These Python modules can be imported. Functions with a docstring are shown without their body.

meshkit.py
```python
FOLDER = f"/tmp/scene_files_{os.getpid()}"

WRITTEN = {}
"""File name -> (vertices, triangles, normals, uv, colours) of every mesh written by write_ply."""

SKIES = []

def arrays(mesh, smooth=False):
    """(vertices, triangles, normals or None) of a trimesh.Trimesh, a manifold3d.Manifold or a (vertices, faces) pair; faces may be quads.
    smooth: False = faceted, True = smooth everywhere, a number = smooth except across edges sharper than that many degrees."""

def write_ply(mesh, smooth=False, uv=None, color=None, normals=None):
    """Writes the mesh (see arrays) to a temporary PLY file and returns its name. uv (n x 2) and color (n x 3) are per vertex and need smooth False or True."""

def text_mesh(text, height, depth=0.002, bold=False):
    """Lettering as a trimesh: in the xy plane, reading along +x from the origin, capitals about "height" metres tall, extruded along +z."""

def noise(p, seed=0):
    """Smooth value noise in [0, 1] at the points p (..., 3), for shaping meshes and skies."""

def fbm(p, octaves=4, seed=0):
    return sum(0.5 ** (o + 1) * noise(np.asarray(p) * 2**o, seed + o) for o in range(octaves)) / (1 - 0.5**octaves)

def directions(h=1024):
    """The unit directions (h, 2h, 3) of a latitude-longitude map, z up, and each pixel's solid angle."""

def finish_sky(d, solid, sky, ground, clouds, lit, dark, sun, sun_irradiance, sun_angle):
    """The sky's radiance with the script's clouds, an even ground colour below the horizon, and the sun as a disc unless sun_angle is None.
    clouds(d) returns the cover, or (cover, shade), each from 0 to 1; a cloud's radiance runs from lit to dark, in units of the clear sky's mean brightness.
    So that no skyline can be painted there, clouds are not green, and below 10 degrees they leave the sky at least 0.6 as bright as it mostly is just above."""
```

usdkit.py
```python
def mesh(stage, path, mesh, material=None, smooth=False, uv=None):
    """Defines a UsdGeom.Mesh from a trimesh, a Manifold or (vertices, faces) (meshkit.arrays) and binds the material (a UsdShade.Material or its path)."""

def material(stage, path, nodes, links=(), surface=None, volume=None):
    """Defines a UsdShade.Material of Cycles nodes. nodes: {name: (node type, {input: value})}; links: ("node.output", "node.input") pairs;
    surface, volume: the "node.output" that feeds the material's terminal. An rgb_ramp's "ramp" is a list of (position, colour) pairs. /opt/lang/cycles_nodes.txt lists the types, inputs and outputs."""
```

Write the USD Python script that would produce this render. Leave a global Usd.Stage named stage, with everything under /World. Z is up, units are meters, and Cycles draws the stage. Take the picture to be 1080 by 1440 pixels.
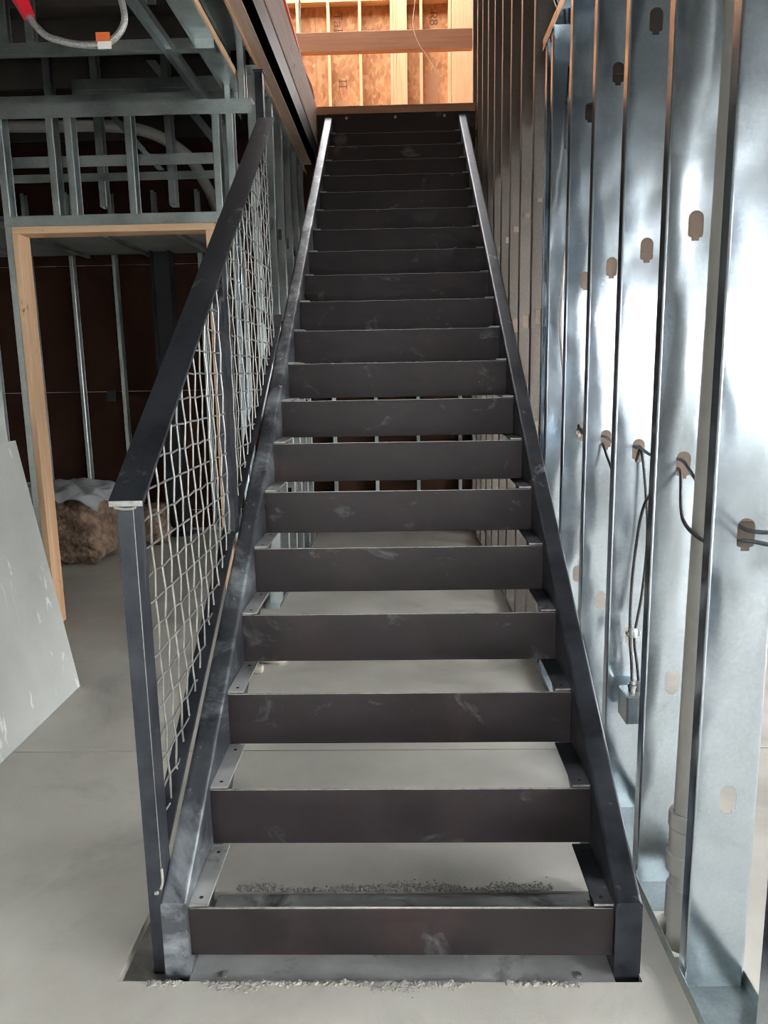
import math, random
import numpy as np, trimesh, usdkit, meshkit
from shapely.geometry import Polygon, LineString, Point, box as sbox
from shapely.ops import unary_union
from pxr import Usd, UsdGeom, UsdLux, UsdShade, Gf, Sdf

stage = Usd.Stage.CreateInMemory()
UsdGeom.SetStageUpAxis(stage, 'Z'); UsdGeom.SetStageMetersPerUnit(stage, 1.0)
W = UsdGeom.Xform.Define(stage, '/World'); stage.SetDefaultPrim(W.GetPrim())
UsdGeom.Scope.Define(stage, '/World/Looks')

# ------------------------------------------------------------------ camera, sky, exposure
F, PITCH, YAW, ROLL = 1072.72, 0.1795, -0.0257, 0.0181          # focal length in pixels of a 1080 x 1440 picture
CAM = (0.0229, -1.7686, 1.5478)
EXPOSURE = 0.5
SKY = (0.98, 0.99, 1.0); SKY_STRENGTH = 4.5
cy_, sy_, cp_, sp_ = math.cos(YAW), math.sin(YAW), math.cos(PITCH), math.sin(PITCH)
fwd = np.array([sy_*cp_, cy_*cp_, -sp_]); right = np.array([cy_, -sy_, 0]); down = np.cross(fwd, right)
cr_, sr_ = math.cos(ROLL), math.sin(ROLL)
right, down = cr_*right + sr_*down, -sr_*right + cr_*down
cam = UsdGeom.Camera.Define(stage, '/World/camera')
mm = Gf.Matrix4d(*right, 0, *(-down), 0, *(-fwd), 0, *CAM, 1)
cam.AddTransformOp().Set(mm)
cam.CreateHorizontalApertureAttr(24.0); cam.CreateVerticalApertureAttr(32.0)
cam.CreateFocalLengthAttr(24.0*F/1080); cam.CreateExposureAttr(EXPOSURE)
cam.CreateClippingRangeAttr(Gf.Vec2f(0.05, 500))
dome = UsdLux.DomeLight.Define(stage, '/World/sky')
dome.CreateColorAttr(Gf.Vec3f(*SKY)); dome.CreateIntensityAttr(SKY_STRENGTH)

# ------------------------------------------------------------------ materials
MATS = {}
def mat(name, nodes, links, surface='p.BSDF'):
    MATS[name] = usdkit.material(stage, '/World/Looks/' + name, nodes, links, surface=surface); return MATS[name]
def plain(name, col, rough=.5, metal=0, **kw):
    return mat(name, {'p': ('principled_bsdf', dict(base_color=col, roughness=rough, metallic=metal, **kw))}, [])
def noisy(name, c1, c2, scale=8, rough=(.4, .6), metal=0, bump=0, bscale=60, stretch=(1, 1, 1), detail=4, lo=.35, hi=.65, spots=None, extra=None):
    """two tones mixed by noise; optional stains (colour, scale, threshold)"""
    n = {'g': ('geometry', {}), 'm': ('mapping', {'scale': stretch}),
         'n': ('noise_texture', {'scale': scale, 'detail': detail, 'roughness': .6}),
         'r': ('rgb_ramp', {'ramp': [(lo, c1), (hi, c2)]}),
         'rr': ('map_range', {'from_min': .3, 'from_max': .7, 'to_min': rough[0], 'to_max': rough[1], 'clamp': True}),
         'p': ('principled_bsdf', dict(metallic=metal, **(extra or {})))}
    l = [('g.position', 'm.vector'), ('m.vector', 'n.vector'), ('n.fac', 'r.fac'), ('n.fac', 'rr.value'), ('rr.result', 'p.roughness')]
    col = 'r.color'
    for i, (c, sc, t0, t1, st) in enumerate(spots or []):
        n[f'sm{i}'] = ('mapping', {'scale': st, 'location': (3.1*i, 1.7, .4)}); n[f'sn{i}'] = ('noise_texture', {'scale': sc, 'detail': 6, 'roughness': .65, 'distortion': .6})
        n[f'sr{i}'] = ('map_range', {'from_min': t0, 'from_max': t1, 'to_min': 0, 'to_max': 1, 'clamp': True})
        n[f'sx{i}'] = ('mix', {'color2': c})
        l += [('g.position', f'sm{i}.vector'), (f'sm{i}.vector', f'sn{i}.vector'), (f'sn{i}.fac', f'sr{i}.value'), (f'sr{i}.result', f'sx{i}.fac'), (col, f'sx{i}.color1')]
        col = f'sx{i}.color'
    l.append((col, 'p.base_color'))
    if bump:
        n['bn'] = ('noise_texture', {'scale': bscale, 'detail': 4}); n['b'] = ('bump', {'strength': 1.0, 'distance': bump})
        l += [('m.vector', 'bn.vector'), ('bn.fac', 'b.height'), ('b.normal', 'p.normal')]
    return mat(name, n, l)

def galv(name, c1, c2, rough, wave=.006, wscale=4.5):
    n = {'g': ('geometry', {}), 'm': ('mapping', {'scale': (1, 1, .55)}),
         'w': ('noise_texture', {'scale': wscale, 'detail': 1.5, 'roughness': .45}),
         'b': ('bump', {'strength': 1.0, 'distance': wave}),
         'v': ('voronoi_texture', {'scale': 140}), 'vb': ('rgb_to_bw', {}),
         'n': ('noise_texture', {'scale': 3, 'detail': 5}),
         'mx': ('mix_float', {'fac': .35}),
         'r': ('rgb_ramp', {'ramp': [(.25, c1), (.75, c2)]}),
         'rr': ('map_range', {'from_min': .3, 'from_max': .7, 'to_min': rough[0], 'to_max': rough[1], 'clamp': True}),
         'p': ('principled_bsdf', {'metallic': 1.0})}
    l = [('g.position', 'm.vector'), ('m.vector', 'w.vector'), ('w.fac', 'b.height'), ('b.normal', 'p.normal'),
         ('g.position', 'v.vector'), ('v.color', 'vb.color'), ('g.position', 'n.vector'), ('n.fac', 'mx.a'), ('vb.val', 'mx.b'), ('mx.result', 'r.fac'),
         ('r.color', 'p.base_color'), ('n.fac', 'rr.value'), ('rr.result', 'p.roughness')]
    return mat(name, n, l)

galv('galvanised', (.47, .53, .585), (.59, .65, .71), (.15, .24), wave=.024)
galv('galvanised_dull', (.43, .48, .475), (.57, .61, .605), (.28, .40), wave=.004)
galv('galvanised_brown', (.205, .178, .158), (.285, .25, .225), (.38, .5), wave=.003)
CHALK = (.42, .44, .47)
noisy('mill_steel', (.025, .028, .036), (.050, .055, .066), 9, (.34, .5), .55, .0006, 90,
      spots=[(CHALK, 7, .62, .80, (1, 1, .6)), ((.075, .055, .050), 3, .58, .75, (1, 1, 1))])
noisy('scuffed_steel', (.040, .044, .054), (.085, .09, .102), 9, (.32, .5), .5, .0006, 90,
      spots=[((.40, .43, .46), 5, .50, .72, (1, .45, .8)), ((.5, .52, .54), 26, .62, .74, (1, .35, 1))])
noisy('riser_steel', (.0155, .0105, .0115), (.029, .0215, .0235), 5, (.42, .55), .35, .0005, 80, stretch=(.6, 1, 1),
      spots=[((.042, .024, .024), 2.2, .55, .75, (1, 1, 1)), ((.16, .16, .165), 5, .60, .82, (1, 1, 1.3)), ((.36, .36, .37), 30, .70, .80, (.4, 1, 1.2))])
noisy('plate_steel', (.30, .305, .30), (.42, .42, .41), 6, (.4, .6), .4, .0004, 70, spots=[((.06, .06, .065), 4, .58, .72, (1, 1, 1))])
noisy('ground_steel', (.26, .26, .25), (.42, .41, .39), 40, (.3, .5), .7)
noisy('concrete', (.45, .425, .38), (.55, .525, .475), 2.2, (.38, .55), 0, .0006, 120, detail=8,
      spots=[((.33, .315, .285), 1.1, .55, .72, (1, 1, 1)), ((.55, .54, .52), 1.6, .60, .78, (1, 1, 1)), ((.22, .19, .16), 14, .76, .80, (1, 1, 1))])
noisy('raw_concrete', (.27, .255, .23), (.38, .36, .33), 30, (.8, .95), 0, .004, 140)
noisy('dirty_concrete', (.13, .125, .115), (.26, .25, .23), 14, (.8, .95), 0, .002, 120)
noisy('drywall_face', (.42, .43, .40), (.48, .49, .465), 2.5, (.7, .85), 0, .0004, 200,
      spots=[((.72, .73, .71), 11, .62, .68, (1, 1, .3)), ((.44, .455, .43), 2, .56, .74, (1, 1, 1))])
noisy('gypsum', (.62, .61, .58), (.72, .71, .68), 20, (.85, .95), 0, .001, 200)
noisy('kraft', (.040, .017, .0105), (.058, .027, .017), 2.5, (.7, .85), 0, .0008, 40, extra={'specular_ior_level': .15})
noisy('brown_fibre', (.10, .062, .042), (.30, .20, .14), 14, (.95, 1), 0, .03, 26, detail=8)
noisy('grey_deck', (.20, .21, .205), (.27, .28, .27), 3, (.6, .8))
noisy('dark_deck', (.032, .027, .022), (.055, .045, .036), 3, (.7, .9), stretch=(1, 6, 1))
noisy('tan_wall', (.55, .42, .335), (.63, .49, .40), 3, (.75, .9))
noisy('outer_wall', (.52, .51, .48), (.60, .59, .56), 3, (.75, .9))
noisy('paving', (.42, .42, .41), (.50, .50, .49), 1.2, (.8, .95))
noisy('pvc', (.33, .315, .285), (.40, .385, .35), 5, (.35, .5), spots=[((.30, .28, .25), 5, .62, .76, (1, 1, .5))])
plain('black_hole', (.012, .012, .012), .9)
plain('black_steel', (.014, .014, .017), .5)
plain('black_cable', (.035, .036, .040), .42)
plain('red_plastic', (.62, .012, .025), .35)
plain('orange_paper', (.80, .17, .045), .6)
plain('white_paper', (.78, .77, .74), .7)
plain('orange_cord', (.85, .13, .06), .45)
plain('beige_strap', (.42, .38, .31), .8)
plain('white_wire', (.72, .68, .62), .5)
plain('weld', (.36, .34, .31), .5, .3)
plain('stamp_ink', (.17, .085, .045), .85)
plain('stamp_band', (.44, .235, .125), .85)
noisy('wire_steel', (.25, .25, .24), (.36, .355, .34), 40, (.35, .5), .7)
plain('bolt', (.42, .42, .41), .4, .9)
mat('plastic_sheet', {'p': ('principled_bsdf', {'base_color': (.40, .42, .43), 'roughness': .35, 'transmission_weight': .0})}, [])
# braided hose and armoured cable: fine helical relief only
def ribbed(name, c1, c2, metal, rough, sc):
    mat(name, {'g': ('geometry', {}), 'v': ('voronoi_texture', {'scale': sc}), 'r': ('rgb_ramp', {'ramp': [(.0, c1), (.6, c2)]}), 'b': ('bump', {'strength': .7, 'distance': .002, 'invert': True}),
               'p': ('principled_bsdf', {'metallic': metal, 'roughness': rough})},
        [('g.position', 'v.vector'), ('v.distance', 'r.fac'), ('v.distance', 'b.height'), ('r.color', 'p.base_color'), ('b.normal', 'p.normal')])
ribbed('braid', (.78, .77, .74), (.35, .34, .33), .6, .4, 230)
ribbed('armour', (.16, .165, .17), (.05, .05, .055), .7, .4, 300)
def lumber(name, axis, light, dark, knot=(.20, .085, .035)):
    st = {'x': (.06, 1, 1), 'y': (1, .06, 1), 'z': (1, 1, .06)}[axis]
    kst = {'x': (.45, 1, 1), 'y': (1, .45, 1), 'z': (1, 1, .45)}[axis]
    noisy(name, light, dark, 38, (.6, .75), 0, .0006, 90, stretch=st, detail=5, lo=.3, hi=.72,
          spots=[((dark[0]*.86, dark[1]*.74, dark[2]*.66), 5, .52, .75, st), (knot, 9, .66, .72, kst)])
for ax in 'xyz':
    lumber('lumber_' + ax, ax, (.80, .55, .35), (.68, .42, .24))
lumber('pale_lumber_z', 'z', (.72, .47, .26), (.62, .375, .19))
lumber('pale_lumber_x', 'x', (.70, .46, .25), (.60, .37, .19))
lumber('beam_x', 'x', (.40, .215, .125), (.32, .165, .095))
lumber('rim_y', 'y', (.56, .41, .33), (.46, .325, .255))
lumber('rim_x', 'x', (.52, .30, .175), (.42, .235, .135))
mat('osb', {'g': ('geometry', {}), 'm': ('mapping', {'scale': (1, 1, .55)}), 'v': ('voronoi_texture', {'scale': 26}), 'vb': ('rgb_to_bw', {}),
            'n': ('noise_texture', {'scale': 5, 'detail': 6, 'distortion': 1.2}), 'mx': ('mix_float', {'fac': .5}),
            'r': ('rgb_ramp', {'ramp': [(.2, (.29, .115, .042)), (.5, (.46, .215, .085)), (.8, (.60, .345, .165))]}),
            'p': ('principled_bsdf', {'roughness': .75})},
    [('g.position', 'm.vector'), ('m.vector', 'v.vector'), ('v.color', 'vb.color'), ('m.vector', 'n.vector'), ('vb.val', 'mx.a'), ('n.fac', 'mx.b'), ('mx.result', 'r.fac'), ('r.color', 'p.base_color')])
mat('pane', {'f': ('fresnel', {'IOR': 1.45}), 't': ('transparent_bsdf', {'color': (.96, .97, .97)}), 'g': ('glossy_bsdf', {'roughness': .0, 'color': (1, 1, 1)}), 'x': ('mix_closure', {})},
    [('f.fac', 'x.fac'), ('t.BSDF', 'x.closure1'), ('g.BSDF', 'x.closure2')], surface='x.closure')

# ------------------------------------------------------------------ mesh helpers
class MB:
    def __init__(s): s.v, s.f, s.n = [], [], 0
    def add(s, v, f):
        s.v.append(np.asarray(v, float)); s.f.append(np.asarray(f, int) + s.n); s.n += len(v); return s
    def mesh(s, m): return s.add(m.vertices, m.faces)
    def box(s, lo, hi, ch=0):
        lo, hi = np.minimum(lo, hi), np.maximum(lo, hi)
        if ch <= 0:
            m = trimesh.creation.box(hi - lo); m.apply_translation((lo + hi)/2); return s.mesh(m)
        p = []
        for c in np.ndindex(2, 2, 2):
            b = np.where(np.array(c), hi, lo); d = np.where(np.array(c), -1, 1)*ch
            for k in range(3):
                e = b + d; e[k] = b[k]; p.append(e)
        return s.mesh(trimesh.convex.convex_hull(np.array(p)))
    def hull(s, pts): return s.mesh(trimesh.convex.convex_hull(np.array(pts, float)))
    def tube(s, pts, r, sides=8, caps=True):
        p = np.asarray(pts, float); t = np.gradient(p, axis=0); t /= np.linalg.norm(t, axis=1, keepdims=True)
        a = np.cross(t[0], [0, 0, 1.] if abs(t[0][2]) < .9 else [1., 0, 0]); A = []
        for i in range(len(p)):
            a = a - t[i]*np.dot(a, t[i]); a /= np.linalg.norm(a); A.append(a.copy())
        A = np.array(A); B = np.cross(t, A); ang = np.arange(sides)*2*np.pi/sides
        rr = np.broadcast_to(r, (len(p),))
        v = p[:, None] + rr[:, None, None]*(np.cos(ang)[None, :, None]*A[:, None] + np.sin(ang)[None, :, None]*B[:, None])
        v = v.reshape(-1, 3); f = []
        for i in range(len(p) - 1):
            for j in range(sides):
                q = (i*sides + j, i*sides + (j+1) % sides, (i+1)*sides + (j+1) % sides, (i+1)*sides + j)
                f += [(q[0], q[1], q[2]), (q[0], q[2], q[3])]
        if caps:
            n = len(v); v = np.vstack([v, p[0], p[-1]])
            for j in range(sides):
                f += [(n, (j+1) % sides, j), (n+1, (len(p)-1)*sides + j, (len(p)-1)*sides + (j+1) % sides)]
        return s.add(v, f)
    def lathe(s, prof, base, axis=(0, 0, 1), sides=24):
        """prof: (radius, along-axis) pairs"""
        m = trimesh.creation.revolve(np.array(prof, float), sections=sides)
        m.apply_transform(trimesh.geometry.align_vectors([0, 0, 1], np.array(axis, float))); m.apply_translation(base); return s.mesh(m)
    def prism(s, poly, plane, a, b):
        """extrudes a shapely polygon; plane 'xy': z a..b; 'xz': y a..b; 'yz': x a..b"""
        for g in getattr(poly, 'geoms', [poly]):
            m = trimesh.creation.extrude_polygon(g, b - a, engine='earcut'); v = m.vertices.copy()
            if plane == 'xy': w = v + [0, 0, a]; f = m.faces
            elif plane == 'xz': w = np.stack([v[:, 0], v[:, 2] + a, v[:, 1]], 1); f = m.faces[:, ::-1]
            else: w = np.stack([v[:, 2] + a, v[:, 0], v[:, 1]], 1); f = m.faces
            s.add(w, f)
        return s
    def data(s): return trimesh.Trimesh(np.vstack(s.v), np.vstack(s.f), process=False)

used = {}
def path_for(name, parent):
    base = (parent.GetPath().pathString if parent else '/World') + '/' + name
    k = used.get(base, 0); used[base] = k + 1
    return base if k == 0 else f'{base}_{k:03d}'
def tag(p, label=None, cat=None, group=None, kind=None):
    for k, v in (('label', label), ('category', cat), ('group', group), ('kind', kind)):
        if v: p.SetCustomDataByKey(k, v)
    return p
def thing(name, label, cat, group=None, kind=None, loc=None):
    x = UsdGeom.Xform.Define(stage, path_for(name, None))
    if loc is not None: x.AddTranslateOp().Set(Gf.Vec3d(*map(float, loc)))
    return tag(x.GetPrim(), label, cat, group, kind)
def part(name, mb, m, parent, label=None, smooth=30, kind=None):
    o = usdkit.mesh(stage, path_for(name, parent), mb.data() if isinstance(mb, MB) else mb, MATS[m], smooth=smooth)
    return tag(o.GetPrim(), label, None, None, kind)
def solo(name, mb, m, label, cat, group=None, kind=None, smooth=30):
    o = part(name, mb, m, None, smooth=smooth); return tag(o, label, cat, group, kind)
def spline(pts, n=24):
    p = np.array(pts, float); p = np.vstack([2*p[0]-p[1], p, 2*p[-1]-p[-2]]); out = []
    for i in range(1, len(p)-2):
        for t in np.linspace(0, 1, n, endpoint=False):
            out.append(.5*((2*p[i]) + (-p[i-1]+p[i+1])*t + (2*p[i-1]-5*p[i]+4*p[i+1]-p[i+2])*t*t + (-p[i-1]+3*p[i]-3*p[i+1]+p[i+2])*t**3))
    out.append(p[-2]); return np.array(out)

RISE, RUN, HW = .178, .2724, .554                                  # stair rise, going and clear half width

# ------------------------------------------------------------------ floor with its pocket and joint
fl = thing('floor', 'pale grey concrete slab floor with a saw joint across it', 'floor', kind='structure')
hole = unary_union([sbox(-.74, -.045, .62, .305), Point(.785, .13).buffer(.085).intersection(sbox(.722, 0, .868, .3))])
X0, X1, YN, YF, JY = -5.0, 4.6, -4.5, 5.85, 1.19
part('slab', MB().prism(sbox(X0, YN, X1, JY - .004).difference(hole), 'xy', -.12, 0), 'concrete', fl)
part('slab', MB().prism(sbox(X0, JY + .004, X1, YF + .3), 'xy', -.12, 0), 'concrete', fl)
part('joint_bed', MB().box((X0, JY - .02, -.13), (X1, JY + .02, -.012)), 'dirty_concrete', fl)
part('pocket_bed', MB().box((-.76, -.07, -.14), (.64, .33, -.03)), 'dirty_concrete', fl, label='dirty bottom of the pocket cut in the slab')
part('pipe_pit', MB().box((.68, .03, -.16), (.87, .23, -.10)), 'black_hole', fl)

# ------------------------------------------------------------------ staircase
SL = RISE/RUN
def top_z(y): return .215 + SL*y                                   # top edge of the stringers
st = thing('staircase', 'blackened steel staircase with open unfinished treads rising to the upper floor', 'staircase')
YT = 20*RUN
for s in (-1, 1):
    # hollow rectangular stringer with rounded corners: section swept up the slope
    xin, xout = HW, .622
    c = .012
    prof = Polygon([(xin, 0), (xout, 0), (xout, -1), (xin, -1)])
    VD = .364
    def ring(y, zt, zb, cc):
        pts = []
        for (cx, cz, a0) in ((xout-cc, zt-cc, 0), (xin+cc, zt-cc, 90), (xin+cc, zb+cc, 180), (xout-cc, zb+cc, 270)):
            for a in np.linspace(a0, a0+90, 5): pts.append((s*(cx + cc*math.cos(math.radians(a))), y, cz + cc*math.sin(math.radians(a))))
        return pts
    rows = [ring(0.0, .208, -.029, .006), ring(.006, .215, -.029, c), ring(.30, top_z(.30), -.029, c)]
    y1 = (VD - .215 - .029)/SL + .0
    rows = [ring(-.016, .205, -.029, .008), ring(-.010, .2085, -.029, c)]
    for y in (y1, YT): rows.append(ring(y, top_z(y), max(-.029, top_z(y) - VD), c))
    v = np.array(rows).reshape(-1, 3); n = len(rows[0]); f = []
    for i in range(len(rows)-1):
        for j in range(n):
            a, b, d, e = i*n+j, i*n+(j+1) % n, (i+1)*n+(j+1) % n, (i+1)*n+j
            f += [(a, b, d), (a, d, e)]
    for k in range(1, n-1): f += [(0, k+1, k), ((len(rows)-1)*n, (len(rows)-1)*n+k, (len(rows)-1)*n+k+1)]
    f = np.array(f)
    if s > 0: f = f[:, ::-1]
    part('stringer', MB().add(v, f[:, ::-1]), 'scuffed_steel' if s < 0 else 'mill_steel', st,
         label='left stringer, scuffed with chalky white marks' if s < 0 else 'right stringer, dark mill scale', smooth=25)
for i in range(20):
    y, z = i*RUN, RISE*(i+1)
    b = MB().box((-HW, y, .04 if i == 0 else z - .172), (HW, y + .005, z), .001)
    b.box((-HW, y + .006, z - .172 if i else .04), (HW, y + .03, z - .166 if i else .046))
    r = part('riser_plate', b, 'riser_steel', st)
    part('ground_edge', MB().box((-HW+.002, y - .0004, z - .0012), (HW-.002, y + .0054, z + .0006)), 'ground_steel', r)
    for s in (-1, 1):
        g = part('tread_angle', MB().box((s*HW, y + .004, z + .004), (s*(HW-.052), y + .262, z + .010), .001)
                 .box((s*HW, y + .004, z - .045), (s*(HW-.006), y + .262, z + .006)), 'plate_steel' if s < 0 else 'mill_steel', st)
        part('ground_end', MB().box((s*(HW-.001), y + .002, z + .0045), (s*(HW-.051), y + .0045, z + .0098)), 'ground_steel', g)
        for yy in (.03, .225):
            part('bolt_hole', MB().lathe([(0, 0), (.0055, 0), (.0055, .0005), (0, .0005)], (s*(HW-.027), y + yy, z + .0101), sides=12), 'black_hole', g)
hz = RISE*20
hd = part('header_plate', MB().box((-.60, YT, hz + .006 + .04), (.65, YT + .012, 3.80), .001).box((-.69, YT + .012, 3.50), (.70, YT + .02, 3.80)), 'riser_steel', st, label='dark steel header plate under the landing edge')
for x in (-.43, 0, .43):
    part('header_bolt', MB().lathe([(0, 0), (.013, 0), (.012, .006), (0, .008)], (x, YT - .0, 3.765), axis=(0, -1, 0), sides=10), 'bolt', hd)
bp = part('base_plate', MB().box((-HW, -.043, -.022), (HW, .30, -.005), .001), 'plate_steel', st, label='grey steel base plate set in the floor pocket')
for x in (-.47, .46):
    part('anchor_bolt', MB().lathe([(0, 0), (.012, 0), (.012, .003), (.006, .006), (0, .006)], (x, .0 - .018, -.005), sides=12), 'bolt', bp)

# ------------------------------------------------------------------ guard rail with woven wire panels
gr = thing('guardrail', 'dark steel stair guardrail with flat cap and woven wire mesh infill', 'railing')
RS = .672
def rail_z(y): return 1.262 + RS*y
def sloped(mb, x0, x1, ya, yb, zf, h, ch=.0):
    return mb.hull([(x, y, zf(y) + d) for x in (x0, x1) for y in (ya, yb) for d in (0, -h)])
YR = 2.31
cap = part('cap_rail', sloped(MB(), -.676, -.594, .0, YR, rail_z, .014), 'mill_steel', gr, label='flat steel cap rail with bare cut end', smooth=20)
part('cut_end', MB().box((-.6755, -.0008, 1.2485), (-.5945, .0006, 1.2615)), 'ground_steel', cap, label='bright bare metal cut end')
part('weld_bead', MB().tube(spline([(-.662, -.002, 1.246), (-.64, -.003, 1.243), (-.62, -.003, 1.2435), (-.61, -.003, 1.247)]), .0035, 6), 'weld', cap)
def post(y, d, z0, z1, x0=-.662, x1=-.622):
    return part('post', MB().hull([(x, yy, zz) for x in (x0, x1) for yy in (y, y + d) for zz in (z0 + SL*0, z1(yy))]), 'mill_steel', gr)
p0 = post(.012, .072, -.028, lambda y: rail_z(y) - .0145)
part('corner_highlight', MB().box((-.6232, .0112, .26), (-.6212, .0128, 1.246)), 'wire_steel', p0, label='pale strip standing in for the edge highlight of the post')  # edge highlight of the post, built as a thin pale strip
def bot_z(y): return .262 + .645*y
p1 = post(1.085, .072, bot_z(1.1) - .02, lambda y: rail_z(y) - .0145)
p2 = part('post', MB().box((-.700, 2.40, bot_z(2.4) - .1), (-.660, 2.452, 3.06), .002), 'mill_steel', gr, label='end post standing above the cap rail')
part('post_cap', MB().box((-.706, 2.394, 3.06), (-.654, 2.458, 3.068), .001), 'mill_steel', p2)
part('bottom_rail', sloped(MB(), -.672, -.622, .084, 2.50, bot_z, .014), 'mill_steel', gr, smooth=20)
part('stub_weld', MB().tube(spline([(-.621, .012, .285), (-.620, .010, .25), (-.626, .009, .228)]), .0035, 6).tube(spline([(-.642, .009, .216), (-.634, .008, .218)]), .005, 6), 'weld', gr)
def weave(ya, yb):
    pn = UsdGeom.Xform.Define(stage, path_for('mesh_panel', gr)).GetPrim()
    px, cell, rw, amp = -.642, .074, .0031, .0026
    ny = int((yb - ya)/cell); off = (yb - ya - ny*cell)/2 + cell/2*0
    ys = [ya + .03 + k*cell for k in range(int((yb - ya - .03)/cell) + 1)]
    zmin, zmax = bot_z(ya), rail_z(yb)
    z0 = .30
    zs = [z0 + k*cell for k in range(60) if z0 + k*cell < zmax]
    for a, y in enumerate(ys):
        lo, hi = bot_z(y) - .004, rail_z(y) - .016
        pts = [(px, y, lo)]
        for b, z in enumerate(zs):
            if lo + .008 < z < hi - .008: pts.append((px + amp*(1 if (a + b) % 2 else -1), y + .0015*(1 if b % 2 else -1), z))
        pts.append((px, y, hi))
        part('wire', MB().tube(spline(pts, 2), rw, 6), 'wire_steel', pn)
    for b, z in enumerate(zs):
        a0, a1 = (z + .016 - 1.262)/RS, (z - .262)/.645
        lo, hi = max(ya, a0), min(yb, a1)
        if hi - lo < .03: continue
        pts = [(px, lo, z)]
        for a, y in enumerate(ys):
            if lo + .008 < y < hi - .008: pts.append((px - amp*(1 if (a + b) % 2 else -1), y, z + .0015*(1 if a % 2 else -1)))
        pts.append((px, hi, z))
        part('wire', MB().tube(spline(pts, 2), rw, 6), 'wire_steel', pn)
weave(.084, 1.085); weave(1.157, 2.33)

# ------------------------------------------------------------------ steel studs
def slot(cx, cz):
    """a stud knockout: rounded slot with a narrower neck below"""
    return unary_union([sbox(cx-.020, cz-.023, cx+.020, cz+.017), Point(cx, cz+.017).buffer(.020, 8), Point(cx-.012, cz-.022).buffer(.008, 4), Point(cx+.012, cz-.022).buffer(.008, 4), sbox(cx-.010, cz-.039, cx+.010, cz-.02)])
def stud(mb, xa, xb, y, z0, z1, fl=.045, t=.0015, holes=(), lip=.012, turn=1, cut=None):
    """C stud, web at y facing -y (turn=1), flanges running to y+fl"""
    r = .006
    web = sbox(xa + r, z0, xb - r, z1)
    for h in holes: web = web.difference(cut(h) if cut else slot((xa + xb)/2 + .004, h))
    mb.prism(web, 'xz', min(y, y + turn*t), max(y, y + turn*t))
    for x, s in ((xa, 1), (xb, -1)):
        arc = [(x + s*r - s*r*math.sin(a), y + turn*(r - r*math.cos(a))) for a in np.linspace(0, math.pi/2, 5)]
        line = arc + [(x, y + turn*(fl - .003)), (x + s*.003, y + turn*fl), (x + s*lip, y + turn*fl)]
        poly = Polygon(line + [(a + s*t*.8 if k > 0 else a, b + turn*(t if k < 5 else -t)) for k, (a, b) in reversed(list(enumerate(line)))]).buffer(0)
        if poly.area > 0: mb.prism(poly, 'xy', z0, z1)
    return mb
def stud_x(mb, x, ya, yb, z0, z1, holes=(), fl=.04, turn=1):
    """same, but with the web facing +-x (for walls that run along x the stud is stud(); for walls along x seen end-on use this)"""
    m2 = MB(); stud(m2, ya, yb, x, z0, z1, fl=fl, holes=holes, turn=turn)
    d = m2.data(); v = d.vertices[:, [1, 0, 2]]; return mb.add(v, d.faces[:, ::-1])

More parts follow.
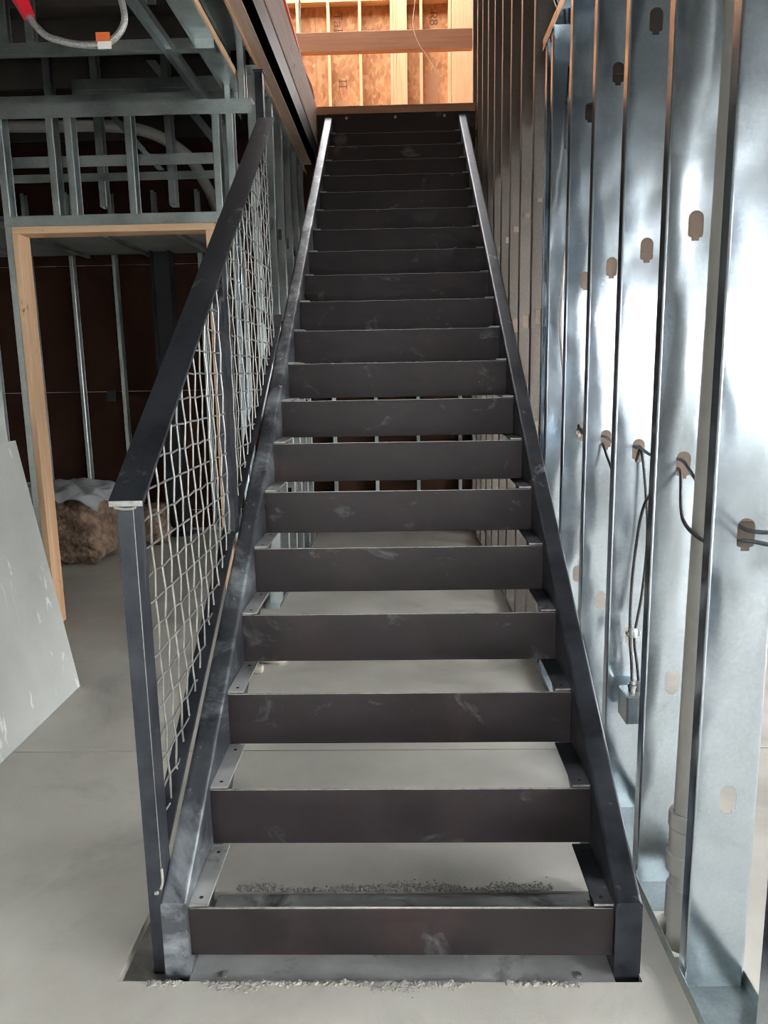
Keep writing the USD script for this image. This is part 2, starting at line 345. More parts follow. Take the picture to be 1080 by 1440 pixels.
wr = thing('wall_right', 'open wall of shiny galvanised steel studs right of the stairs', 'wall', kind='structure')
XA, XB = .720, .868
low_y = [-.466, -.06, .346, .752, 1.158, 1.564, 1.97]
KO = [.65, 1.285, 1.915, 2.57]
for k, y in enumerate(low_y):
    part('stud', stud(MB(), XA, XB, y, .002, 3.06, holes=[.52, 1.175] if k == 1 else KO), 'galvanised', wr)
part('stud', stud(MB(), XA, XB, 2.16, .002, 3.06, turn=-1), 'galvanised', wr)
def track(mb, x0, x1, ya, yb, z, up=1, lip=.04, t=.0016):
    mb.box((x0, ya, z), (x1, yb, z + up*t))
    for x in (x0, x1): mb.box((x, ya, z), (x + (t if x == x0 else -t), yb, z + up*lip))
    return mb
part('sheathing_panel', MB().box((.876, 2.22, 2.9), (.888, 6.1, 8.0)), 'dark_deck', wr, label='unseen dark board behind the tall upper studs, keeps them dim')  # out of view, placed to darken the tall studs and their slots
bt = MB()
for ya, yb in ((-.9, .04), (.22, 2.2)): bt.box((.7145, ya, .0), (.8745, yb, .0018))
bt.box((.7135, -.9, 0), (.7155, 2.2, .036)).box((.8735, -.9, 0), (.8755, 2.2, .036))
part('bottom_track', bt, 'galvanised_dull', wr)
part('top_track', track(MB(), .7145, .8745, -.9, 2.2, 3.09, -1, .05), 'galvanised', wr)
ty = 2.46
while ty < 6.1:
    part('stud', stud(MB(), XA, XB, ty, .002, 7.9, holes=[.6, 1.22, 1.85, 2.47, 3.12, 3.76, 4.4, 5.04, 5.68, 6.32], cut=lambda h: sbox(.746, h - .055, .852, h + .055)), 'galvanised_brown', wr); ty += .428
part('bottom_track', track(MB(), .7145, .8745, 2.2, 6.1, .0, 1, .036), 'galvanised_dull', wr)

wl = thing('wall_left', 'dark steel stud wall left of the upper part of the stairs', 'wall', kind='structure')
for k in range(6):
    y = 3.29 + .406*k
    part('stud', stud(MB(), -.908, -.818, y, .002, 3.36, holes=[.65, 1.285, 1.915, 2.57]), 'galvanised_dull', wl)
part('top_track', track(MB(), -.911, -.815, 3.15, 5.6, 3.368, -1, .035), 'galvanised_dull', wl)
part('top_plate', MB().box((-.815, 2.0, 3.388), (-.752, 5.45, 3.404), .001), 'rim_y', wl, label='flat brown plate on top of the wall')
part('plate_edge', MB().box((-.825, 2.0, 3.37), (-.8155, 5.45, 3.405), .001), 'lumber_y', wl)
part('bottom_track', track(MB(), -.911, -.815, 3.15, 5.6, .0, 1, .03), 'galvanised_dull', wl)

# ------------------------------------------------------------------ far lower wall: brown sheathing behind steel studs
wf = thing('wall_far', 'dark brown sheathed wall with steel studs under the upper floor', 'wall', kind='structure')
for zi, (z0, z1) in enumerate(((0.003, .195), (.201, 1.415), (1.421, 2.635), (2.641, 3.79))):
    xs = [X0, -3.8, -1.36, .90, 2.2, 3.4, X1]
    for a, b in zip(xs[:-1], xs[1:]):
        part('sheathing_panel', MB().box((a + .002, YF + .092, z0), (b - .002, YF + .104, z1)), 'kraft' if a < .8 else 'tan_wall', wf)
part('seam_backing', MB().box((X0, YF + .105, 0), (X1, YF + .125, 3.79)), 'gypsum', wf)
sx = -4.85
while sx < .9:
    part('stud', stud_x(MB(), sx, YF, YF + .09, .002, 3.3, fl=.035), 'galvanised_dull', wf); sx += .418
part('bottom_track', MB().box((X0, YF - .001, 0), (.9, YF + .091, .0018)).box((X0, YF - .003, 0), (.9, YF - .001, .03)), 'galvanised_dull', wf)
solo('outlet_box', MB().box((-2.91, YF - .012, 1.32), (-2.82, YF + .03, 1.43), .004).box((-2.90, YF - .0135, 1.335), (-2.875, YF - .012, 1.415)), 'black_steel', 'small dark steel electrical box fixed to a stud of the brown far wall', 'electrical box')

# ------------------------------------------------------------------ partition with the timber door frame (left)
PY = 2.85
wm = thing('wall_middle', 'steel stud partition above and beside the timber door frame on the left', 'wall', kind='structure')
part('header_track', MB().box((-2.262, PY, 2.425), (-1.03, PY + .092, 2.428)).box((-2.262, PY - .002, 2.425), (-1.03, PY, 2.483)), 'galvanised_dull', wm)
part('top_track', MB().box((-4.9, PY, 3.082), (-.80, PY + .092, 3.085)).box((-4.9, PY - .002, 3.008), (-.80, PY, 3.085)), 'galvanised_dull', wm)
for x in (-1.985, -1.88, -1.535, -1.035, -.955):
    part('cripple_stud', stud_x(MB(), x, PY, PY + .09, 2.45, 3.06, fl=.042), 'galvanised_dull', wm)
part('jamb_stud', stud_x(MB(), -2.278, PY, PY + .09, .002, 3.06, fl=.042), 'galvanised_dull', wm)
part('jamb_stud', stud_x(MB(), -.955, PY, PY + .09, .002, 2.44, fl=.035), 'galvanised', wm)
part('jamb_stud', stud_x(MB(), -1.03, PY + .03, PY + .12, .002, 2.42, fl=.03), 'galvanised_dull', wm)
for x in (-2.70, -3.1, -3.5, -3.9, -4.3, -4.7):
    part('stud', stud_x(MB(), x, PY, PY + .09, .002, 3.06, fl=.042), 'galvanised_dull', wm)
for z, y in ((2.80, PY + .02), ):
    part('bridging_bar', MB().box((-2.25, y + .09, 2.775), (-1.03, y + .10, 2.835)), 'galvanised_dull', wm)
part('bottom_track', MB().box((-4.9, PY - .002, 0), (-2.24, PY, .03)).box((-4.9, PY, 0), (-2.24, PY + .092, .002)), 'galvanised_dull', wm)
df = thing('door_1', 'orange-toned timber door frame in the left steel stud partition', 'door frame', kind='structure')
part('jamb', MB().box((-2.232, PY - .012, .001), (-2.194, PY + .128, 2.385), .002), 'lumber_z', df)
part('jamb', MB().box((-1.098, PY - .012, .001), (-1.044, PY + .128, 2.385), .002), 'lumber_z', df)
part('head', MB().box((-2.232, PY - .012, 2.385), (-1.044, PY + .128, 2.423), .002), 'lumber_x', df)

# ------------------------------------------------------------------ ceiling framing on the left
ZC = 3.25
def u_channel_y(x0, x1, ya, yb, z, lip, up=-1): return track(MB(), x0, x1, ya, yb, z, up, lip)
def u_channel_x(xa, xb, y0, y1, z, lip):
    mb = MB().box((xa, y0, z), (xb, y1, z + .0016))
    for y in (y0, y1): mb.box((xa, y - .0008, z), (xb, y + .0008, z + lip))
    # rows of small punched lugs along the near lip
    x = xa + .05
    while x < xb - .05:
        mb.box((x, y0 - .003, z + lip*.45), (x + .012, y0 - .0008, z + lip*.6)); x += .034
    return mb
solo('ceiling_channel', u_channel_x(-4.6, -.93, 2.56, 2.615, ZC - .015, .052), 'galvanised_dull', 'perforated grey steel ceiling channel just under the braided hose loop', 'ceiling channel')
solo('ceiling_channel', u_channel_x(-4.6, -.95, 3.32, 3.375, ZC - .012, .05), 'galvanised_dull', 'perforated grey steel ceiling channel running just above the stud partition, below the nearer one', 'ceiling channel')
solo('ceiling_runner', u_channel_y(-1.19, -1.13, -1.2, 3.75, ZC - .005, .04), 'galvanised_dull', 'grey steel runner crossing under both perforated ceiling channels at an angle', 'ceiling runner')
rn = solo('ceiling_runner', u_channel_y(-1.035, -.915, -1.2, 3.75, ZC + .035, .036), 'galvanised_dull', 'wide steel track with an orange timber-edged lip above the upper end of the guardrail', 'ceiling runner')
part('edge_strip', MB().box((-.9145, -1.2, ZC - .002), (-.904, 3.75, ZC + .034), .001), 'lumber_y', rn, label='orange timber strip along the lip')
rn = solo('ceiling_runner', u_channel_y(-.96, -.84, -1.2, 3.10, 3.43, .036), 'galvanised_dull', 'upper steel track with an orange timber-edged lip beside the wooden rim board', 'ceiling runner')
part('edge_strip', MB().box((-.8395, -1.2, 3.393), (-.830, 3.10, 3.429), .001), 'lumber_y', rn, label='orange timber strip along the lip')
solo('hanger_stud', stud_x(MB(), -1.03, 3.20, 3.285, 3.09, 3.86, fl=.04), 'galvanised_dull', 'upright steel hanger stud crossing behind the wide orange-lipped track', 'hanger stud')
solo('hanger_stud', stud_x(MB(), -.895, 2.955, 3.035, 3.09, 3.86, fl=.04), 'galvanised_dull', 'upright steel hanger stud just left of the capped end post', 'hanger stud')
solo('hanger_stud', stud_x(MB(), -1.16, 2.12, 2.20, 3.29, 3.86, fl=.045), 'galvanised_dull', 'short steel hanger stud above the angled ceiling runner, at the top edge', 'hanger stud')
solo('hanger_stud', stud_x(MB(), -1.94, 2.60, 2.66, 3.30, 3.86, fl=.045), 'galvanised_dull', 'steel hanger stud behind the middle of the braided hose loop', 'hanger stud')
solo('hanger_stud', stud_x(MB(), -2.08, 2.60, 2.66, 3.30, 3.86, fl=.045), 'galvanised_dull', 'steel hanger stud behind the red end of the braided hose loop', 'hanger stud')
# framing deeper in the dark room
YB = 3.95
bk = thing('wall_back_left', 'dim second row of steel studs behind the partition', 'wall', kind='structure')
for x in (-2.95, -2.45, -2.12, -1.62, -1.22, -1.0):
    part('stud', stud_x(MB(), x, YB, YB + .09, 2.76, 3.86, fl=.05), 'galvanised_dull', bk)
part('bridging_bar', MB().box((-3.2, YB - .004, 2.93), (-.95, YB, 2.985)), 'galvanised_dull', bk)
part('header_track', MB().box((-2.25, YB - .006, 3.44), (-1.0, YB - .002, 3.49)).box((-2.25, YB - .006, 3.53), (-1.0, YB - .002, 3.60)).box((-2.25, YB - .002, 3.44), (-1.0, YB + .002, 3.60)), 'galvanised_dull', bk)
part('diagonal_brace', MB().hull([(x + dx, y, z) for x, z in ((-1.75, 3.75), (-1.0, 2.80)) for dx in (0, .07) for y in (YB + .10, YB + .13)]), 'galvanised_dull', bk)
part('diagonal_brace', MB().hull([(x + dx, y, z) for x, z in ((-2.4, 3.80), (-1.75, 3.05)) for dx in (0, .05) for y in (YB + .20, YB + .23)]), 'galvanised_dull', bk)
solo('drain_pipe', MB().tube(spline([(-3.3, 4.3, 3.42), (-2.6, 4.3, 3.41), (-1.95, 4.3, 3.38), (-1.6, 4.35, 3.22), (-1.48, 4.5, 3.02), (-1.45, 4.7, 2.88)], 8), .042, 14), 'pvc', 'pale pipe curving downward in the dark space above the door', 'pipe')
solo('steel_column', MB().box((-2.31, 5.60, .0), (-2.30, 5.78, 2.715)).box((-2.14, 5.60, .0), (-2.13, 5.78, 2.715)).box((-2.30, 5.685, .0), (-2.14, 5.695, 2.715)).box((-2.36, 5.55, 0), (-2.08, 5.83, .012)), 'black_steel', 'black steel column standing against the brown wall seen through the wire mesh', 'column')
# low ceiling in the room behind the door
lc = thing('ceiling_1', 'low grey ceiling with steel channels in the room behind the door', 'ceiling', kind='structure')
part('deck', MB().box((X0, YB + .12, 2.72), (-.91, YF - .005, 2.735)), 'grey_deck', lc)
for x in (-4.2, -3.6, -3.0, -2.4, -1.8, -1.2):
    part('channel', MB().box((x, YB + .12, 2.69), (x + .04, YF - .005, 2.719)), 'galvanised_dull', lc)

# ------------------------------------------------------------------ upper floor: landing, rim, beam, deck
solo('rim_board', MB().box((-.732, 2.0, 3.56), (-.694, 5.45, 3.872), .002), 'rim_y', 'wide brown wooden rim board along the left edge of the stair opening', 'rim board')
ib = MB().box((-.750, 2.0, 3.40), (-.700, 5.44, 3.558), .003).box((-.750, 2.0, 3.40), (-.697, 5.44, 3.409), .001)
solo('steel_beam', ib, 'black_steel', 'black steel channel beam under the brown rim board', 'beam')
lf = thing('floor_1', 'upper landing floor at the head of the stairs', 'floor', kind='structure')
part('deck', MB().box((-5, YT + .06, 3.83), (.712, 9.2, 3.868)), 'osb', lf)
part('deck', MB().box((.88, 2.0, 3.83), (4.6, 9.2, 3.868)), 'osb', lf)
part('deck', MB().box((-5, 2.0, 3.83), (-.735, YT + .06, 3.868)), 'osb', lf)
part('deck', MB().box((-5, -4.5, 3.83), (4.6, 1.99, 3.868)), 'osb', lf)
solo('landing_board', MB().box((-.693, YT + .021, 3.50), (.70, YT + .059, 3.872), .002), 'rim_x', 'brown wooden edge board across the top of the stairs', 'edge board')
cl = thing('ceiling', 'dark underside of the upper floor with wooden joists, unseen near part paler to lighten the stud tops', 'ceiling', kind='structure')
part('panel', MB().box((-5, -4.5, 3.80), (4.6, 1.99, 3.826)), 'grey_deck', cl)  # near ceiling out of view, paler so the stud tops reflect brighter
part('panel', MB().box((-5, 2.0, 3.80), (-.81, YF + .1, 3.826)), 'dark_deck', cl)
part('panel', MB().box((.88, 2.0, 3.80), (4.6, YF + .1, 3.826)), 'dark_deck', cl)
y = -4.3
while y < 2.0:
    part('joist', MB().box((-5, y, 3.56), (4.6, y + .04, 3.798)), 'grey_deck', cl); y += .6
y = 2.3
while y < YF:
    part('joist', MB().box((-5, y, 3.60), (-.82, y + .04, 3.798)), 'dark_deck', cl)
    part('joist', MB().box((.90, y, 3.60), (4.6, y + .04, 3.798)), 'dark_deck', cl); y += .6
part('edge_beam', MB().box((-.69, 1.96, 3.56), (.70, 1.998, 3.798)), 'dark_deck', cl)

# upper wall: timber studs and oriented strand board
YU = 9.1
wu = thing('wall_upper', 'bright upper wall of oriented strand board with pale timber studs', 'wall', kind='structure')
xs = [-5.0, -3.66, -2.44, -1.05, .17, 1.39, 2.61, 3.83, 4.6]
for a, b in zip(xs[:-1], xs[1:]):
    for z0, z1 in ((3.87, 6.30), (6.304, 8.0)):
        if a > 1.3 and a < 1.5 and z0 < 6: continue
        part('sheathing_panel', MB().box((a + .0015, YU + .14, z0), (b - .0015, YU + .152, z1)), 'osb', wu)
stx = [-4.9, -4.5, -4.1, -3.7, -3.3, -2.9, -2.5, -2.1, -1.69, -1.285, -.885, -.475, .32, .69, 1.2, 1.6, 2.0, 2.4, 2.8, 3.2, 3.6, 4.0, 4.4]
for x in stx: part('stud', MB().box((x, YU, 3.908), (x + .038, YU + .14, 7.9), .002), 'pale_lumber_z', wu)
for x in (-.065, -.025): part('stud', MB().box((x, YU, 3.908), (x + .038, YU + .14, 7.9), .002), 'pale_lumber_z', wu)
part('stud', MB().box((.015, YU, 3.908), (.155, YU + .04, 7.9), .002), 'pale_lumber_z', wu, label='wide pale stud turned flat')
part('post', MB().box((.735, YU - .02, 3.87), (1.035, YU + .12, 7.9), .003), 'pale_lumber_z', wu, label='broad pale timber post at the right')
part('bottom_plate', MB().box((-5, YU, 3.87), (4.6, YU + .14, 3.908)), 'pale_lumber_x', wu)
for a, b in zip(stx[:13], stx[1:14]):
    part('blocking', MB().box((a + .038, YU, 6.29), (b, YU + .14, 6.328)), 'pale_lumber_x', wu)
ink = MB()
def stamp(txt, x, z, h):
    m = meshkit.text_mesh(txt, h, .0015); v = m.vertices.copy()
    # reads downwards: text +x -> -z, text +y -> +x
    w = np.stack([x + v[:, 1], YU + .1392 - v[:, 2]*.5, z - v[:, 0]], 1); return MB().add(w, m.faces)
for x, z, txt, h in ((-.80, 6.22, 'TaIIW', .11), (-.76, 5.42, 'II', .11), (-.74, 4.72, 'E LI', .11), (.46, 6.2, 'R8', .10), (.50, 4.9, 'E B', .10)):
    part('stamp', stamp(txt, x, z, h), 'stamp_ink', wu, smooth=False)
part('print_band', MB().box((-.80, YU + .1385, 4.2), (-.63, YU + .1398, 5.15)), 'stamp_band', wu)
part('print_band', MB().box((.40, YU + .1385, 4.6), (.56, YU + .1398, 5.45)), 'stamp_band', wu)
solo('ceiling_beam', MB().box((-5, 7.95, 5.26), (.90, 8.05, 5.47), .003), 'beam_x', 'brown timber beam spanning in front of the strand board wall', 'beam')
solo('hanging_wire', MB().tube(spline([(.30, 7.9, 6.6), (.24, 7.9, 5.8), (.21, 7.9, 5.5), (.27, 7.92, 5.32), (.36, 7.95, 5.2), (.49, 7.95, 5.0), (.55, 7.95, 4.95)], 8), .004, 6), 'white_wire', 'thin pale wire hanging in front of the strand board wall', 'wire')
solo('extension_cord', MB().tube(spline([(-.72, 3.3, 4.02), (-.70, 4.2, 3.90), (-.705, 4.6, 3.885), (-.69, 5.0, 3.887), (-.70, 5.3, 3.884)], 8), .011, 8), 'orange_cord', 'red-orange cord lying along the top of the brown rim board', 'cord')
solo('conduit', MB().tube([(-1.225, YU - .03, 3.9), (-1.225, YU - .03, 7.5)], .012, 10), 'galvanised', 'thin grey conduit beside the leftmost pale stud upstairs', 'conduit')

# ------------------------------------------------------------------ shell: outer walls, roof and their openings
def wall_with(name, label, plane, at, a, b, z0, z1, holes, m):
    poly = sbox(a, z0, b, z1)
    for h in holes: poly = poly.difference(sbox(*h))
    t = thing(name, label, 'wall', kind='structure')
    part('panel', MB().prism(poly, plane, at, at + .12), m, t); return t
OPEN = [(1.95, 1.05, 3.1, 2.32), (3.5, .1, 4.45, 3.2), (-1.9, .1, .6, 2.3)]  # windows out of view, placed to light the floor and stud webs
wall_with('wall_near', 'plain wall with big window openings behind the camera', 'xz', YN - .12, X0, X1, -.1, 8, OPEN, 'outer_wall')
wall_with('wall_side_right', 'tan wall of the room beyond the steel studs', 'yz', X1, YN, 9.3, -.1, 8, [(-4.3, .1, -.2, 3.2), (.6, .3, 3.9, 2.9)], 'tan_wall')
wall_with('wall_side_left', 'plain outer wall on the left', 'yz', X0 - .12, YN, 9.3, -.1, 8, [], 'outer_wall')
wall_with('wall_upper_far', 'outer skin behind the strand board wall', 'xz', YU + .16, X0, X1, -.1, 8, [(1.42, 4.3, 2.58, 6.2)], 'outer_wall')
rf = thing('roof', 'unseen brown timber roof deck with a long skylight opening, lights the strand board wall', 'roof', kind='structure')  # roof out of view, skylight placed to light the strand board wall
part('deck', MB().box((X0, YN, 8.0), (X1, 6.8, 8.1)), 'rim_x', rf)
part('deck', MB().box((.75, 6.8, 8.0), (X1, 8.7, 8.1)), 'rim_x', rf)
part('deck', MB().box((X0, 8.7, 8.0), (X1, 9.3, 8.1)), 'rim_x', rf)
def window(n, x0, z0, x1, z1, cols):
    t = thing(f'window_{n}', 'unseen aluminium framed window %s behind the camera, lights the floor and studs' % ({3: 'with three panes', 1: 'with one tall pane', 4: 'with four tall panes'})[cols], 'window', kind='structure')
    fw = .05
    fr = MB().box((x0, YN - .09, z0), (x1, YN - .03, z0 + fw)).box((x0, YN - .09, z1 - fw), (x1, YN - .03, z1)).box((x0, YN - .09, z0), (x0 + fw, YN - .03, z1)).box((x1 - fw, YN - .09, z0), (x1, YN - .03, z1))
    w = (x1 - x0)/cols
    for k in range(1, cols): fr.box((x0 + k*w - fw/2, YN - .09, z0), (x0 + k*w + fw/2, YN - .03, z1))
    part('frame', fr, 'galvanised_dull', t)
    for k in range(cols): part('pane', MB().box((x0 + k*w + fw/2, YN - .064, z0 + fw), (x0 + (k+1)*w - fw/2, YN - .058, z1 - fw)), 'pane', t, smooth=False)
for n_, (o_, c_) in enumerate(zip(OPEN, (3, 1, 4)), 1): window(n_, *o_, c_)
t = thing('window_4', 'unseen long row of aluminium framed panes in the tan wall on the right, lights the floor', 'window', kind='structure')  # out of view, placed to light the floor from the right
fr = MB()
for k in range(6): fr.box((X1 + .03, -4.3 + k*.81, .1), (X1 + .09, -4.3 + k*.81 + .05, 3.2))
fr.box((X1 + .03, -4.3, .1), (X1 + .09, -.2, .15)).box((X1 + .03, -4.3, 3.15), (X1 + .09, -.2, 3.2))
for k in range(5): fr.box((X1 + .03, .6 + k*.8125, .3), (X1 + .09, .6 + k*.8125 + .05, 2.9))
fr.box((X1 + .03, .6, .3), (X1 + .09, 3.9, .35)).box((X1 + .03, .6, 2.85), (X1 + .09, 3.9, 2.9)); part('frame', fr, 'galvanised_dull', t)
for k in range(4): part('pane', MB().box((X1 + .058, .65 + k*.8125, .35), (X1 + .064, 1.4125 + k*.8125, 2.85)), 'pane', t, smooth=False)
for k in range(5): part('pane', MB().box((X1 + .058, -4.25 + k*.81, .15), (X1 + .064, -3.49 + k*.81, 3.15)), 'pane', t, smooth=False)
fn = thing('added_yard_fence', 'added grey board fence out of view in the yard, dims the reflections in the studs', 'fence', kind='structure')  # added out of view to dim the window reflections in the stud webs
for k in range(40): part('board', MB().box((-20 + k*1.0, -12.03, -.13), (-20 + k*1.0 + .985, -12 + .02*(k % 2), 2.35 + .05*(k*7 % 3))), 'paving', fn)
solo('yard', MB().box((-60, -60, -.4), (60, 70, -.13)), 'paving', 'unseen pale paved ground outside the building, bounces daylight indoors', 'ground', kind='structure')  # ground out of view, kept pale to bounce daylight indoors

# ------------------------------------------------------------------ things: drywall sheets, insulation, pipe, cables
def leaning(name, label, xb, xt, ya, yb, h, th):
    d = np.array([xt - xb, 0, h]); L = np.linalg.norm(d); u = d/L; n = np.array([u[2], 0, -u[0]])
    t = thing(name, label, 'drywall sheet', 'leaning drywall sheets')
    def slab(o, w, ya, yb, l0=0, l1=1):
        return MB().hull([np.array([xb, y, .002]) + u*L*l + n*k for y in (ya, yb) for l in (l0, l1) for k in (o, o + w)])
    part('core', slab(-th, th*.82, ya, yb), 'gypsum', t); part('face_paper', slab(-th*.18, th*.18, ya, yb), 'drywall_face', t); return t
leaning('drywall_sheet', 'front drywall sheet leaning at the left edge, scuffed grey face', -1.643, -1.846, -.56, 1.88, 1.26, .0127)
leaning('drywall_sheet', 'taller grey drywall sheet standing behind the front one by the partition', -2.13, -2.23, .1, 2.45, 2.42, .0127)

rng = np.random.default_rng(4)
def lump(lo, hi, amp, seed, sub=.035):
    m = trimesh.creation.box(np.subtract(hi, lo)); m = m.subdivide_to_size(sub, max_iter=10); m.apply_translation((np.array(lo) + hi)/2)
    v = m.vertices; c = (np.array(lo) + hi)/2; h = np.subtract(hi, lo)/2
    q = (v - c)/h; r = np.maximum(1e-6, (np.abs(q)**5).sum(1)**.2)
    v = c + q/r[:, None]*np.abs(q).max(1)[:, None]*h
    d = (v - c)/np.linalg.norm(v - c, axis=1, keepdims=True)
    v = v + d*(amp*(meshkit.fbm(v*9, 4, seed) - .5)*2)[:, None]
    v[:, 2] = np.maximum(v[:, 2], lo[2]); m.vertices = v; return m
solo('insulation_bundle', lump((-3.25, 4.35, .003), (-2.50, 4.95, .60), .07, 3), 'brown_fibre', 'brown fibre insulation bundle on the floor behind the door frame', 'insulation', smooth=True)
solo('insulation_bundle', lump((-2.60, 5.06, .003), (-2.20, 5.44, .36), .06, 8), 'brown_fibre', 'smaller brown insulation lump behind the big bundle', 'insulation', smooth=True)
g = np.array([(x, y) for x in np.linspace(-3.3, -2.47, 30) for y in np.linspace(4.3, 4.95, 22)])
zz = .640 + .10*(meshkit.fbm(np.c_[g*9, np.zeros(len(g))], 3, 2) - .5) + .02*np.abs(np.sin(g[:, 0]*14 + g[:, 1]*9)) - .10*np.clip((g[:, 0] + 2.75)/.28, 0, 1)**2 - .06*np.clip((4.36 - g[:, 1])/.06, 0, 1)
v = np.vstack([np.c_[g, zz], np.c_[g, zz - .004]]); f = []
for i in range(29):
    for j in range(21):
        a = i*22 + j; f += [(a, a+22, a+23), (a, a+23, a+1), (a+660, a+683, a+682), (a+660, a+661, a+683)]
solo('plastic_sheet', MB().add(v, f), 'plastic_sheet', 'crumpled pale plastic sheet lying on top of the insulation bundle', 'plastic sheet', smooth=True)

pp = thing('drain_stack', 'grey plastic drain pipe with coupling standing between the right studs', 'pipe')
lean = np.array([.020, 0.03, 1.0]); B0 = np.array([.775, .13, -.10])
def along(z): return B0 + lean*(z + .10)
part('pipe', MB().tube([along(-.10), along(1.2), along(3.05)], .036, 24), 'pvc', pp)
ax = lean/np.linalg.norm(lean)
part('coupling', MB().lathe([(.0365, 0), (.046, .0), (.048, .012), (.048, .05), (.044, .056), (.044, .125), (.048, .131), (.048, .165), (.046, .172), (.0365, .172)], along(.19), axis=ax, sides=28), 'pvc', pp)
part('coupling', MB().lathe([(.0365, 0), (.043, .0), (.043, .10), (.0365, .105)], along(.045), axis=ax, sides=28), 'pvc', pp)

# cables through the knockouts
ZK, XK = 1.285, .798
ZS = {-.466: 1.235, -.06: 1.175}
cbl = 'dark armoured cable'
def hole_pts(ys, x, z, sag, bow, seed):
    r = random.Random(seed); pts = []
    for a, b in zip(ys[:-1], ys[1:]):
        k = 0 if a < -.4 else 1; za, zb = (z + ZS.get(q, ZK) - ZK for q in (a, b)); pts += [(x, a, za), (x - bow*.5, a + (b-a)*.3, .7*za + .3*zb - k*sag*(.75 + .3*r.random())), (x - bow*k, a + (b-a)*.65, .35*za + .65*zb - k*sag*(.8 + .3*r.random()))]
    pts.append((x, ys[-1], z)); return pts
ys = [-.466, -.06, .346, .752, 1.158, 1.564, 1.9]
solo('cable', MB().tube(spline(hole_pts(ys, XK - .003, ZK + .012, .012, .004, 1), 8), .005, 8), 'armour', 'dark armoured cable running nearly straight through the knockouts of the right studs', 'cable')
solo('cable', MB().tube(spline(hole_pts(ys[:3], XK - .010, ZK - .014, .09, .035, 2) + [(.775, .43, 1.22), (.765, .56, 1.14), (.769, .645, .97), (.766, .662, .80), (.770, .664, .66), (.778, .664, .58), (.782, .662, .50)], 8), .005, 8), 'armour', 'sagging armoured cable that loops below the straight one and drops to the steel box', 'cable')
solo('cable', MB().tube(spline([(XK + .004, .80, ZK + .005), (XK + .006, .74, ZK), (.812, .70, 1.15), (.815, .675, 1.0), (.802, .664, .82), (.784, .664, .68), (.796, .664, .58), (.806, .664, .50)], 8), .005, 8), 'armour', 'armoured cable hanging from a knockout straight down to the steel box', 'cable')
solo('cable', MB().tube(spline([(XK - .012, 1.20, ZK - .02), (XK - .014, 1.14, ZK - .02), (.79, 1.10, ZK - .06), (.80, 1.02, ZK - .12), (.815, .92, ZK - .12), (.81, .80, ZK - .03), (.804, .76, ZK)], 8), .005, 8), 'armour', 'short armoured cable looping between the third and fourth studs from the front', 'cable')
solo('cable', MB().tube(spline([(.785, 2.30, 3.3), (.79, 2.02, 3.0), (.80, 1.80, 2.2), (.76, 1.72, 1.6), (.80, 1.66, 1.33), (.80, 1.55, 1.28)], 10), .007, 8), 'armour', 'long armoured cable hanging down inside the far end of the low stud wall', 'cable')
solo('cable', MB().tube(spline([(.80, 2.30, 3.3), (.81, 2.02, 3.0), (.77, 1.80, 2.3), (.735, 1.74, 1.7), (.79, 1.66, 1.30), (.79, 1.56, 1.27)], 10), .007, 8), 'white_wire', 'pale cable hanging beside the long armoured one in the low stud wall', 'cable')
jb = thing('junction_box', 'small steel junction box with two connectors low between the right studs', 'junction box')
part('body', MB().box((.752, .615, .385), (.832, .715, .485), .004), 'galvanised_dull', jb)
part('cover', MB().box((.756, .609, .39), (.828, .615, .48), .001), 'galvanised', jb)
for x in (.782, .806): part('connector', MB().lathe([(.0, 0), (.012, 0), (.012, .012), (.015, .013), (.015, .022), (.010, .024), (.010, .036), (0, .036)], (x, .662, .485), sides=14), 'bolt', jb)
solo('cable_clamp', MB().lathe([(.0, 0), (.016, 0), (.017, .02), (.012, .03), (0, .03)], (.777, .664, .675), sides=12).box((.755, .655, .68), (.802, .675, .695), .003), 'bolt', 'little steel clamp gathering the hanging cables above the junction box', 'clamp')

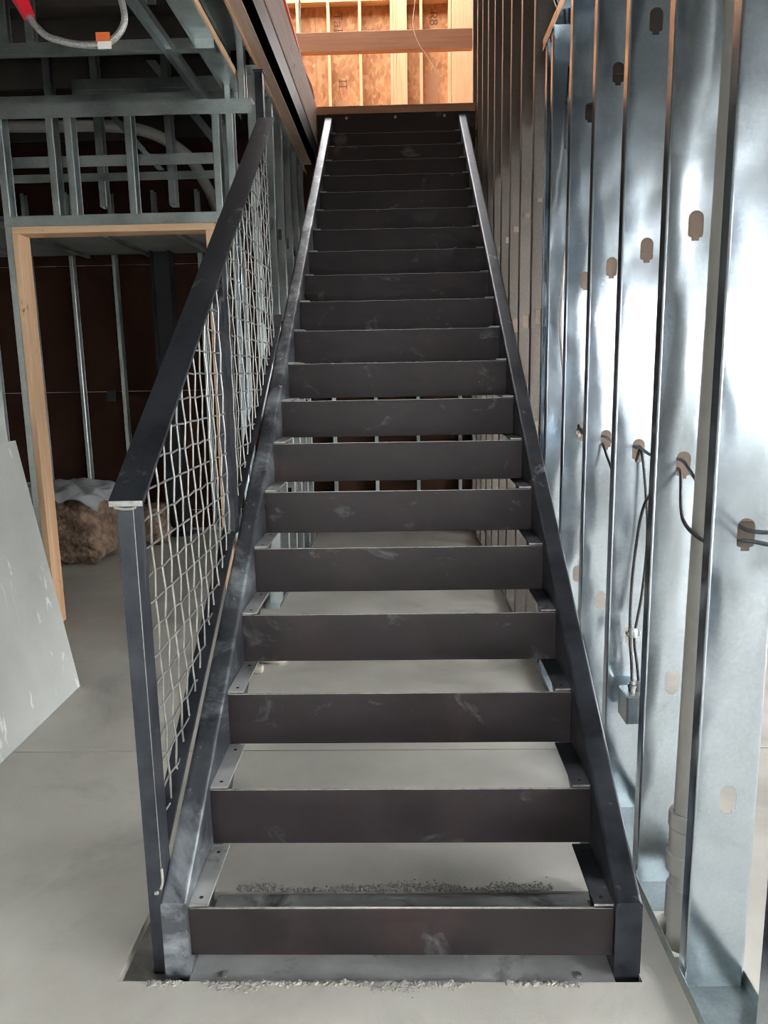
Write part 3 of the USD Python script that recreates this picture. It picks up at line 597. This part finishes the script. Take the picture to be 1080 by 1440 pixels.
hs = thing('sprinkler_hose', 'braided steel flexible hose loop with red cap hanging under the left ceiling', 'hose')
HP = [(-1.60, 1.8, 3.20), (-1.565, 1.8, 3.10), (-1.50, 1.8, 3.015), (-1.43, 1.8, 2.985), (-1.35, 1.8, 2.968), (-1.26, 1.8, 2.965), (-1.19, 1.8, 2.99), (-1.145, 1.8, 3.05), (-1.15, 1.8, 3.13), (-1.19, 1.82, 3.20), (-1.28, 1.84, 3.27), (-1.45, 1.86, 3.30), (-1.7, 1.9, 3.34), (-2.2, 2.0, 3.46), (-2.55, 2.20, 3.54), (-2.60, 2.31, 3.582)]
sp = spline(HP, 10)
part('braided_tube', MB().tube(sp, .0145, 12), 'braid', hs)
part('red_cap', MB().tube([(-1.625, 1.8, 3.25), (-1.59, 1.8, 3.16), (-1.555, 1.8, 3.082)], [.032, .034, .026], 14), 'red_plastic', hs, label='red plastic end cap')
part('orange_label', MB().tube([sp[51], sp[54], sp[57]], .0165, 12).box((-1.265, 1.778, 2.965), (-1.205, 1.783, 3.005)), 'orange_paper', hs, label='orange paper flag')
part('white_label', MB().box((-1.258, 1.774, 2.938), (-1.200, 1.7785, 2.968)), 'white_paper', hs, label='white lower half of the flag')

# ------------------------------------------------------------------ crumbs and scraps
def debris(name, label, x0, x1, yc, spread, n, seed, side):
    r = np.random.default_rng(seed); mb = MB(); ico = trimesh.creation.icosahedron()
    for k in range(n):
        x = r.uniform(x0, x1); w = meshkit.noise(np.array([x*9.3, seed, 0.]), seed)*1.5
        if r.random() > w*1.3 - .25: continue
        d = abs(r.normal(0, spread*w)); s = r.uniform(.002, .0088)*r.uniform(.45, 1)*(1.25 - min(1, d/(2.5*spread))*.7)
        v = ico.vertices*r.uniform(.6, 1.3, (12, 1))*s*np.array([1.1, 1.1, .55]); mb.add(v + [x, yc + side*d, s*.12], ico.faces)
    solo(name, mb, 'raw_concrete', label, 'concrete crumbs', kind='stuff', smooth=False)
debris('concrete_crumbs', 'broken concrete crumbs along the front edge of the floor pocket', -.66, .46, -.047, .011, 1300, 5, -1)
debris('concrete_crumbs', 'broken concrete crumbs along the back edge of the floor pocket', -.50, .46, .307, .016, 1300, 9, 1)
a = np.linspace(0, 2*np.pi, 40)
solo('coiled_strap', MB().tube(np.c_[-.70 + .075*np.cos(a), 2.24 + .085*np.sin(a), .012 + .004*np.sin(3*a)], .011, 8, caps=False), 'beige_strap', 'pale coiled strap lying on the floor behind the fourth step', 'strap')
solo('crumpled_scrap', lump((-.79, 2.02, .002), (-.73, 2.09, .035), .012, 6, .012), 'beige_strap', 'small crumpled pale scrap beside the coiled strap', 'scrap')
